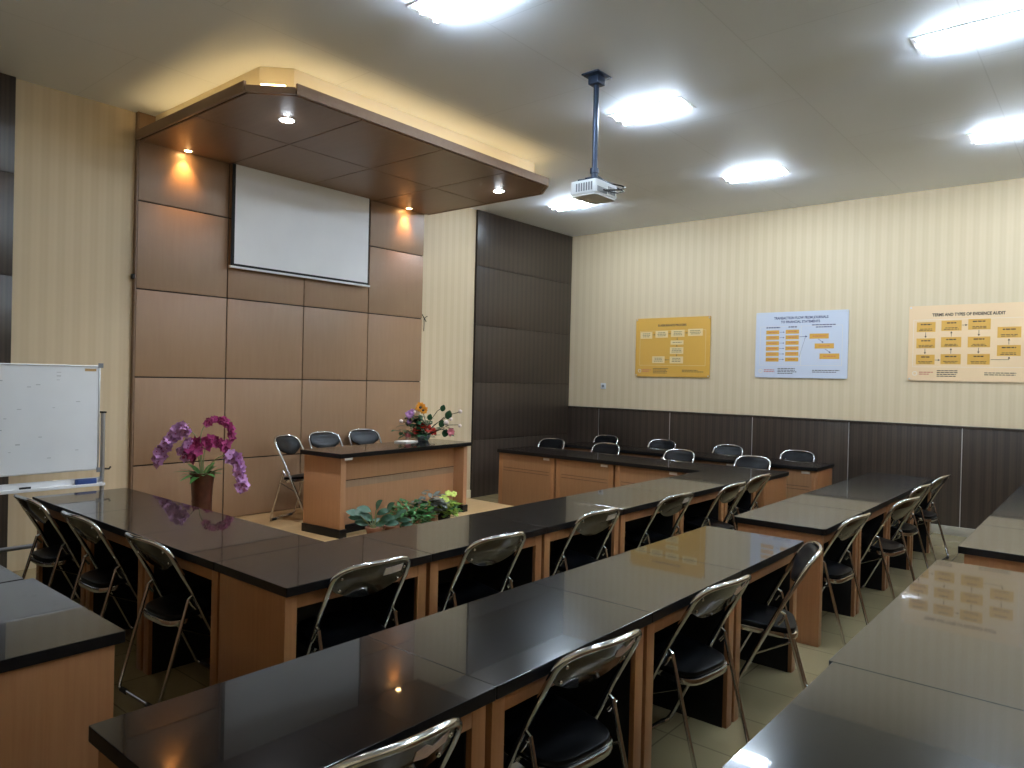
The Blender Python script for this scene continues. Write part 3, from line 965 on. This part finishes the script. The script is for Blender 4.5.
def chair_sticker(t, torn=False):
    sh = [c for c in t.children if c.name.startswith('back_shell')][0]
    bm = B()
    g = []
    for i in range(5):
        u = .035 + .115 * i / 4
        hi = .118 if not torn else .112 + .012 * math.sin(i * 2.1); lo = .078 if not torn else .074 + .010 * math.cos(i * 1.7)
        g.append((bm.verts.new(back_pt(u, lo, -.0092)), bm.verts.new(back_pt(u, hi, -.0092)), bm.verts.new(back_pt(u, lo, -.0070)), bm.verts.new(back_pt(u, hi, -.0070))))
    for a, b in zip(g, g[1:]):
        bm.faces.new([a[0], a[1], b[1], b[0]]); bm.faces.new([a[2], b[2], b[3], a[3]])
        bm.faces.new([a[0], b[0], b[2], a[2]]); bm.faces.new([a[1], a[3], b[3], b[1]])
    bm.faces.new([g[0][0], g[0][2], g[0][3], g[0][1]]); bm.faces.new([g[-1][0], g[-1][1], g[-1][3], g[-1][2]])
    tag(obj('sticker', bm, M['torn'] if torn else M['sticker'], sh, False), 'torn pinkish sticker' if torn else 'white sticker')

proto = make_chair('x')
used = [False]
def chair(x, y, rz, label, group, z=0.0, sticker=0):
    if not used[0]:
        used[0] = True; c = proto; c.location = (x, y, z); c.rotation_euler = (0, 0, rz); c['label'] = label; c['group'] = group
    else:
        c = dup(proto, (x, y, z), rz, label, group)
    pending.append((c, sticker))
    return c
pending = []
R = math.radians
g1 = 'chairs along the front row of desks'
BK = .20                             # back edge of the chair behind its centre
for x, y, a, lb, s in (
    (-7.365, -4.225, -4, 'leftmost chair of the front row, white sticker on its chrome back', 1),
    (-6.55, -4.265, -6, 'second chair of the front row, plain chrome back without sticker', 0),
    (-5.515, -4.235, -6, 'third chair of the front row, white sticker on its chrome back', 1),
    (-4.515, -4.27, -6, 'fourth chair from the left in the front row, stickered chrome back', 1),
    (-3.62, -4.33, -4, 'fifth chair from the left in the front row, partly covering the last one', 1),
    (-2.885, -4.265, -3, 'last chair of the front row, beside the end board of the right arm', 0)):
    chair(x, y + BK, R(a), lb, g1, 0, s)
g2 = 'chairs along the middle row of desks'
for x, y, a, lb, s in (
    (-8.345, -5.505, -6, 'chair cut off by the bottom edge, torn sticker on its chrome back', 2),
    (-7.465, -5.51, -7, 'big chair at the bottom centre, chrome back with a torn sticker', 2),
    (-6.51, -5.51, -7, 'third chair of the middle row, torn sticker, feet on bare floor beside the near desk', 2),
    (-4.41, -5.49, -6, 'first chair after the gap in the middle row', 0),
    (-3.32, -5.575, -10, 'second chair after the gap in the middle row', 0),
    (-2.395, -5.495, -5, 'third chair after the gap in the middle row', 0),
    (-1.505, -5.50, -5, 'last chair of the middle row, nearest the right wall', 0)):
    chair(x, y + BK, R(a), lb, g2, 0, s)
chair(-5.71, -5.38, R(22), 'chair turned sideways to the left at the end of the desks before the gap', g2)
g3 = 'chairs along the left arm of desks'
for x, y, lb in ((-7.87, -3.06, 'nearest chair of the left arm, floor bar of its legs in view'), (-7.89, -2.24, 'middle chair of the left arm'), (-7.90, -1.44, 'farthest chair of the left arm, below the whiteboard')):
    chair(x + BK, y, R(-88), lb, g3)
g4 = 'chairs behind the right arm of desks'
for i, yy in enumerate((-.76, -1.64, -2.68, -3.60)):
    chair(-1.38 - BK, yy, R(90 + (3, 0, -4, -3)[i]), 'black padded chair behind the right arm, ' + ['farthest of its four', 'second from the dark wall', 'third from the dark wall', 'nearest of its four'][i], g4)
g5 = 'chairs along the right wall'
for i, yy in enumerate((-.87, -1.82, -2.79, -3.71)):
    chair(-.17 - BK, yy, R(90 + (0, 2, -2, 0)[i]), 'black padded chair of the back row by the wainscot, ' + ['farthest of its four', 'second from the dark wall', 'third from the dark wall', 'nearest of its four'][i], g5)
g6 = 'chairs on the platform behind the presenter desk'
chair(-5.30, -.61, R(180 + 24), 'chair at the left end of the presenter desk, chrome legs in view', g6, .2)
chair(-4.81, -.46, R(180 + 4), 'chair behind the left part of the presenter desk, mostly hidden by it', g6, .2)
chair(-4.22, -.36, R(180 - 3), 'chair behind the middle of the presenter desk', g6, .2)
for c, s in pending:
    if s: chair_sticker(c, s == 2)

# ================================================================== PRESENTER DESK
pd = thing('presenter_desk', 'wide brown presenter desk with black top on the platform', 'desk', (-5.56, -1.55, .2), R(4.5))
PL, PD, PH = 1.77, .50, .75
bm = B(); prism(bm, rounded_rect(-.035, PL + .035, -.035, PD + .02, .006, 3), PH - .04, PH, 0, .002)
bm.normal_update()
for fc in bm.faces:
    if abs(fc.normal.z) < .5 or fc.calc_center_median().z < PH - .02: fc.material_index = 1
obj('tabletop', bm, [M['top'], M['edge']], pd, False)
for x0 in (0, PL - .06):
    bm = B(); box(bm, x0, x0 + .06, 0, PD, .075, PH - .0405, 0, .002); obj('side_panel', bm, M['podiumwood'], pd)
bm = B(); box(bm, .0605, PL - .0605, .14, .165, .075, PH - .0405, 0, .001)
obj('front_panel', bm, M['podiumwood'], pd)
bm = B(); box(bm, .061, PL - .061, .1375, .1395, .415, .475)
box(bm, .061, PL - .061, .137, .1395, .478, .484, 1)
tag(obj('trim_strip', bm, [wood_mat('greyish_strip_laminate', rgb(150, 122, 98), rgb(160, 132, 108), .35), M['joint']], pd, False), 'greyish trim strip across the front')
bm = B(); box(bm, -.012, .072, -.012, PD + .005, 0, .0745, 0, .003); box(bm, PL - .072, PL + .012, -.012, PD + .005, 0, .0745, 0, .003); box(bm, .0725, PL - .0725, .12, .17, 0, .0745, 0, .003)
obj('plinth', bm, M['edge'], pd)
bm = B(); box(bm, .012, .1, -.0362, -.0352, PH - .058, PH - .041); obj('sticker', bm, M['sticker'], pd, False)
bm = B()
for k in range(3): box(bm, 0, .21, 0, .15, k * .004, k * .004 + .0035)
o = tag(obj('paper_sheets', bm, M['sticker'], None, False, (-4.42, -1.12, .951)), 'few white sheets lying on the presenter desk beside the bouquet', 'paper', None)
o.rotation_euler = (0, 0, R(12))

# ================================================================== WHITEBOARD ON ITS STAND
wb = thing('whiteboard_stand', 'mobile whiteboard on a grey stand at the left edge of the photo', 'whiteboard', (-8.2, -.75, 0))
x0, x1, zb, zt = -.95, .955, .868, 1.672
bm = B(); box(bm, x0 + .012, x1 - .012, -.008, .008, zb + .012, zt - .012); board = obj('board', bm, M['board'], wb, False)
bm = B()
for q in ((x0, x1, zb, zb + .0115), (x0, x1, zt - .0115, zt), (x0, x0 + .0115, zb + .012, zt - .012), (x1 - .0115, x1, zb + .012, zt - .012)): box(bm, q[0], q[1], -.012, .012, q[2], q[3], 0, .002)
obj('board_frame', bm, M['alu'], board)
for sx in (x0, x1):
    for sz in (zb, zt):
        bm = B(); box(bm, sx - .018, sx + .018, -.0135, -.0122, sz - .018, sz + .018); obj('corner_piece', bm, M['greyplastic'], board, False)
bm = B()
for k in range(26):
    px, pz = random.uniform(-.05, x1 - .1), random.uniform(zb + .08, zt - .1)
    if k < 3: px, pz = x1 - .30 + .0, zt - .06 - k * .028
    l = random.uniform(.012, .03); box(bm, px, px + l, -.0086, -.0082, pz, pz + random.uniform(.004, .009))
obj('ink_smudge', bm, M['smudge'], board, False)
bm = B(); box(bm, x1 - .11, x1 - .03, -.0092, -.0082, zt - .045, zt - .025); obj('tape', bm, plain('brown_tape', rgb(176, 142, 92), .5), board, False)
bm = B(); box(bm, x0, x1 + .03, -.055, .01, .755, .768, 0, .002); box(bm, x0, x1 + .03, -.062, -.0552, .750, .772, 0, .002); box(bm, x0, x1 + .03, .0105, .014, .755, .81)
obj('marker_tray', bm, M['whitemetal'], wb)
for sx in (x0 - .025, x1 + .028):
    bm = B(); tube(bm, [(sx, 0, .07), (sx, 0, 1.305)], .0155, 12); po = obj('post', bm, M['alu'], wb)
    bm = B(); box(bm, sx - .019, sx + .019, -.019, .019, 1.3055, 1.318, 0, .003); obj('post_cap', bm, M['black'], po)
for sx, d in ((x0 - .025, -1), (x1 + .028, 1)):
    bm = B(); tube(bm, [(sx + d * .016, -.0, .872), (sx + d * .05, -.0, .868), (sx + d * .062, 0, .885)], .007, 8)
    obj('clamp_knob', bm, M['black'], wb)
bm = B(); tube(bm, [(x0 - .01, 0, .347), (x1 + .012, 0, .347)], .017, 10); obj('crossbar', bm, M['greyplastic'], wb)
for sx in (x0 - .025, x1 + .028):
    bm = B(); tube(bm, [(sx, -.26, .075), (sx, .26, .075)], .017, 10); ft = obj('foot_bar', bm, M['alu'], wb)
    for sy in (-.24, .24):
        bm = B()
        b2 = B(); lathe(b2, [(0, -.012), (.026, -.012), (.028, -.006), (.028, .006), (.026, .012), (0, .012)], 0, 0, 16); merge(bm, b2, 0, Matrix.Translation((sx, sy, .028)) @ Matrix.Rotation(PI / 2, 4, 'Y'))
        obj('caster', bm, M['rubber'], ft)
er_ = B(); b2 = B(); prism(b2, rounded_rect(-.075, .075, -.022, .022, .02, 5), 0, .04, 0, .006); merge(er_, b2, 0)
tag(obj('board_eraser', er_, M['blueeraser'], None, True, (-7.34, -.775, .7685)), 'blue board eraser lying in the whiteboard tray', 'eraser')
bm = B(); tube(bm, [(-.035, 0, .008), (.03, 0, .008), (.036, 0, .008)], .0075, 8); tag(obj('marker_pen', bm, M['black'], None, True, (-7.74, -.775, .7685)), 'black marker pen lying in the whiteboard tray', 'marker')

# ================================================================== FLOWERS AND PLANTS
U = Vector((math.cos(math.radians(50)), -math.sin(math.radians(50)), 0))     # runs left to right as seen from the seats
F = Vector((math.sin(math.radians(50)), math.cos(math.radians(50)), 0))
vs = thing('orchid_vase', 'tall brown vase of purple and magenta orchids against the brown wall', 'flower vase', (-6.345, -.62, .2))
bm = B(); lathe(bm, [(0, 0), (.085, 0), (.088, .02), (.084, .16), (.086, .17), (.084, .18), (.084, .30), (.087, .31), (.084, .32), (.092, .46), (.104, .545), (.106, .56), (.096, .56), (.086, .50), (0, .49)], 0, 0, 28)
obj('vase', bm, M['vase'], vs)
bm = B()
for k in range(16):
    a = 2 * PI * k / 16 + random.uniform(-.2, .2)
    leaf(bm, (math.cos(a) * .03, math.sin(a) * .03, .52), (math.cos(a), math.sin(a), random.uniform(.3, 1.3)), (0, 0, 1), random.uniform(.12, .2), .055, random.uniform(.3, .8), 0, 6)
obj('foliage', bm, M['leaf'], vs)
def spray(ctrl, mat, r, n, spread=.03, start=.0):
    """arching orchid stem through control points (u, z) with blossoms along its outer part"""
    pts = [U * u * .76 + F * random.uniform(-.02, .02) * (i > 0) + Vector((0, 0, z if z < .52 and i == 0 else .5 + (z - .5) * .76)) for i, (u, z) in enumerate(ctrl)]
    fine = []
    P_ = [pts[0]] + pts + [pts[-1]]
    for i in range(1, len(P_) - 2):
        for k in range(8):
            t = k / 8; p0, p1, p2, p3 = P_[i - 1:i + 3]
            fine.append(.5 * ((2 * p1) + (p2 - p0) * t + (2 * p0 - 5 * p1 + 4 * p2 - p3) * t * t + (3 * p1 - p0 - 3 * p2 + p3) * t ** 3))
    fine.append(pts[-1])
    bm = B(); tube(bm, fine, .0045, 6); st = obj('stem', bm, M['stem'], vs)
    bm = B()
    i0 = int(start * len(fine))
    for k in range(n):
        p = fine[i0 + int((len(fine) - 1 - i0) * k / max(1, n - 1))]
        off = Vector((random.uniform(-1, 1), random.uniform(-1, 1), random.uniform(-1, 1))) * spread
        nn = -F * 1.0 + Vector((random.uniform(-.8, .8), random.uniform(-.8, .8), random.uniform(-.5, .6)))
        blossom(bm, p + off, nn, r * random.uniform(.8, 1.15), 5, 0, .25, random.uniform(0, 6))
        ball(bm, p + off + nn.normalized() * .008, .007, 1, 1)
    obj('orchid_blossom', bm, [mat, M['plum']], st)
# heights measured from the platform
spray([(.0, .5), (-.04, .80), (-.10, 1.02), (-.25, 1.07), (-.38, .95), (-.48, .80), (-.53, .68)], M['lavender'], .047, 60, .035, .42)
spray([(-.01, .5), (-.05, .75), (-.10, .90), (-.17, .86), (-.24, .78)], M['lavender'], .047, 16, .035, .55)
spray([(.0, .5), (-.02, .78), (-.07, .92), (-.12, .86), (-.13, .72)], M['magenta'], .05, 36, .04, .35)
spray([(.0, .5), (-.02, .8), (-.01, 1.05), (.08, 1.18), (.22, 1.18), (.31, 1.10), (.33, .98)], M['magenta'], .034, 40, .015, .42)
spray([(.01, .5), (.02, .78), (.07, .92), (.18, .93), (.27, .86)], M['magenta'], .042, 30, .025, .4)
spray([(.01, .5), (.08, .66), (.20, .76), (.31, .78), (.40, .68), (.46, .52), (.46, .38)], M['lavender'], .045, 48, .028, .48)

# bouquet on the presenter desk
bq = thing('flower_bouquet', 'colourful artificial bouquet with orange and red flowers at the right end of the presenter desk', 'flowers', (-4.07, -1.0, .9505))
bm = B(); lathe(bm, [(0, 0), (.055, 0), (.075, .03), (.08, .06), (.072, .062), (.065, .045), (0, .04)], 0, 0, 20); obj('bowl', bm, M['greyplastic'], bq)
def at(u, z, f=0.0): return U * u + F * f + Vector((0, 0, z))
def part_blossoms(name, mat, lst, petals, core=None):
    for (u, z, r) in lst:
        bm = B()
        for k in range(3 if petals > 6 else 2):
            blossom(bm, at(u, z) - F * (.01 * k), -F + Vector((0, 0, .25)), r * (1 - .22 * k), petals, 0, .15 + .35 * k, k * .4)
        if core: ball(bm, at(u, z) - F * .03, r * .3, 1, 1)
        obj(name, bm, [mat, core or mat], bq)
tw = B()
root_ = at(0, .05)
ends = [(-.24, .20), (-.12, .28), (-.02, .36), (.07, .22), (.20, .36), (.30, .28), (.33, .14), (.40, .32), (.38, .18), (.24, .12), (.12, .14)]
for (u, z) in ends:
    m1 = at(u * .35 + random.uniform(-.03, .03), z * .5 + .02, random.uniform(-.05, .05)); m2 = at(u * .75, z * .82 + .03, random.uniform(-.05, .05))
    tube(tw, [root_, m1, m2, at(u, z)], .0035, 5)
obj('twig', tw, M['twig'], bq)
lf = B()
for k in range(150):
    u = random.gauss(-.07, .075); z = random.uniform(.03, .26)
    a = random.uniform(0, 2 * PI)
    leaf(lf, at(u, z, random.uniform(-.07, .07)), (math.cos(a), math.sin(a), random.uniform(-.3, .8)), (0, 0, 1), random.uniform(.06, .10), .05, .3, 0, 4)
for k in range(20):
    u = random.uniform(.02, .30); z = random.uniform(.03, .16); a = random.uniform(0, 2 * PI)
    leaf(lf, at(u, z, random.uniform(-.05, .05)), (math.cos(a), math.sin(a), random.uniform(-.2, .6)), (0, 0, 1), random.uniform(.05, .08), .035, .3, 0, 4)
obj('foliage', lf, M['darkleaf'], bq)
lf = B()
for (u, z, s) in ((.26, .29, .10), (.20, .36, .075), (.19, .19, .085), (.23, .09, .09), (.06, .26, .07)):
    leaf(lf, at(u, z - s * .5), U * .3 - F * .2 + Vector((0, 0, 1)), -F, s, s * .8, .1, 0, 6)
obj('big_leaf', lf, M['darkleaf'], bq)
part_blossoms('orange_flower', M['orange'], [(-.03, .36, .062), (.0, .33, .05)], 9, M['twig'])
part_blossoms('red_flower', M['red'], [(-.07, .10, .055), (-.02, .155, .045), (.06, .125, .05), (.11, .10, .045)], 6)
part_blossoms('pink_flower', M['pink'], [(.30, .10, .05), (-.16, .06, .04)], 7)
part_blossoms('lavender_flower', M['lavender'], [(-.15, .28, .05), (-.12, .31, .035), (-.15, .2, .035)], 7)
for (u, z, r) in ((-.24, .205, .022), (-.10, .31, .018), (.40, .325, .022), (.40, .17, .020), (.25, .20, .03), (-.17, .03, .02), (.30, .24, .02)):
    bm = B(); ball(bm, at(u, z), r, 2); obj('pale_bud', bm, M['palepink'], bq)

# potted plants in front of the presenter desk
def pot(name, label, loc, r, h, mat=None):
    t = thing(name, label, 'potted plant', loc, 0, 'potted plants at the foot of the presenter desk')
    bm = B(); lathe(bm, [(0, 0), (r * .72, 0), (r * .95, h * .8), (r * 1.06, h * .8), (r * 1.06, h), (r * .93, h), (r * .9, h * .88), (0, h * .88)], 0, 0, 22); obj('pot', bm, mat or M['pot'], t)
    return t
def bush(t, mat, n, r, z0, z1, ll, lw, dens=1.0, name='foliage', flat=.3, off=(0, 0)):
    bm = B()
    for k in range(n):
        a = random.uniform(0, 2 * PI); rr = r * math.sqrt(random.random()); z = z0 + (z1 - z0) * random.random() * (1 - .55 * (rr / r) ** 2)
        leaf(bm, (off[0] + math.cos(a) * rr, off[1] + math.sin(a) * rr, z), (math.cos(a + random.uniform(-.6, .6)), math.sin(a + random.uniform(-.6, .6)), random.uniform(-.1, 1.0)), (0, 0, 1), ll * random.uniform(.7, 1.2), lw * random.uniform(.8, 1.2), flat, 0, 4)
    return obj(name, bm, mat, t)
def stems(t, lst, mat, lmat, ll, lw):
    for (u, z, tilt) in [(a_ * .8, b_ * .72, c_) for a_, b_, c_ in lst]:
        bm = B(); tube(bm, [(0, 0, .08), tuple(at(u * .5, z * .7)), tuple(at(u, z))], .004, 5); s_ = obj('stem', bm, mat, t)
        bm = B(); leaf(bm, at(u, z), U * tilt - F * .3 + Vector((0, 0, .35)), -F * .7 + Vector((0, 0, .7)), ll, lw, .35, 0, 6); obj('leaf', bm, lmat, s_)
def platform_at(u, v, off=0): return None
p = pot('potted_plant', 'teal broad-leaved potted plant, leftmost at the foot of the presenter desk', (-5.33, -1.74, .2), .075, .10)
stems(p, [(-.10, .30, -1), (-.04, .33, -.6), (-.13, .24, -1.2), (.03, .30, .6), (-.02, .22, -.3), (.08, .24, 1), (.02, .16, .5), (-.06, .17, -.8), (.12, .18, 1.2), (.14, .34, .15), (.02, .36, .1), (-.16, .28, -.6)], M['stem'], M['tealleaf'], .12, .075)
p = pot('potted_plant', 'low teal-leaved potted plant drooping over its pot, second from the left', (-5.16, -1.78, .2), .07, .10)
stems(p, [(-.08, .18, -1), (.0, .20, .3), (.08, .19, 1), (-.1, .13, -1), (.1, .14, 1), (.05, .27, .4)], M['stem'], M['tealleaf'], .11, .05)
p = pot('potted_plant', 'dense bright green bushy potted plant in the middle of the row', (-4.90, -1.73, .2), .085, .11)
bush(p, M['leaf'], 230, .20, .07, .30, .07, .042)
p = pot('potted_plant', 'grey-purple leafy potted plant right of the green bush', (-4.58, -1.66, .2), .08, .11)
bush(p, M['greyleaf'], 70, .12, .12, .34, .10, .06)
p = pot('potted_plant', 'lime green potted plant with pale round blossoms, rightmost of the row', (-4.36, -1.64, .2), .075, .10, M['black'])
bush(p, M['limeleaf'], 90, .13, .08, .25, .07, .05); bush(p, M['leaf'], 50, .14, .06, .24, .07, .045, name='lower_foliage')
for k in range(11):
    a = random.uniform(0, 2 * PI); rr = random.uniform(.03, .14); bm = B()
    c = Vector((math.cos(a) * rr, math.sin(a) * rr, random.uniform(.14, .29)))
    for q in range(2): blossom(bm, c, -F * .7 + Vector((0, 0, .7)), .038 * (1 - .3 * q), 7, 0, .2 + .4 * q, q * .4)
    obj('pale_blossom', bm, M['lime'], p)

# ================================================================== CAMERA, WORLD, COLOUR
cam = bpy.data.cameras.new('camera'); co = bpy.data.objects.new('camera', cam); COL.objects.link(co)
yaw, pit, rol = R(50.0916), R(-.42835), R(1.36415)
f = Vector((math.sin(yaw) * math.cos(pit), math.cos(yaw) * math.cos(pit), math.sin(pit)))
r_ = Vector((math.cos(yaw), -math.sin(yaw), 0)); u_ = r_.cross(f)
r2 = r_ * math.cos(rol) + u_ * math.sin(rol); u2 = u_ * math.cos(rol) - r_ * math.sin(rol)
mw = Matrix.Identity(4)
for i in range(3): mw[i][0], mw[i][1], mw[i][2] = r2[i], u2[i], -f[i]
mw.translation = Vector((-9.4888, -6.7777, 1.6476))
co.matrix_world = mw
cam.sensor_fit = 'HORIZONTAL'; cam.sensor_width = 36; cam.lens = 723.18 / 1024 * 36
cam.clip_start = .02; cam.clip_end = 60
SC.camera = co

w = bpy.data.worlds.new('world'); SC.world = w; w.use_nodes = True
w.node_tree.nodes['Background'].inputs[0].default_value = (.05, .055, .06, 1)
w.node_tree.nodes['Background'].inputs[1].default_value = .2

SC.view_settings.view_transform = 'Standard'; SC.view_settings.look = 'None'
SC.view_settings.gamma = 1; SC.view_settings.use_curve_mapping = False
SC.view_settings.exposure = 1.65
SC.cycles.use_denoising = True
SC.cycles.max_bounces = 10; SC.cycles.diffuse_bounces = 5; SC.cycles.glossy_bounces = 5
SC.cycles.sample_clamp_indirect = 8
SC.cycles.caustics_reflective = False; SC.cycles.caustics_refractive = False
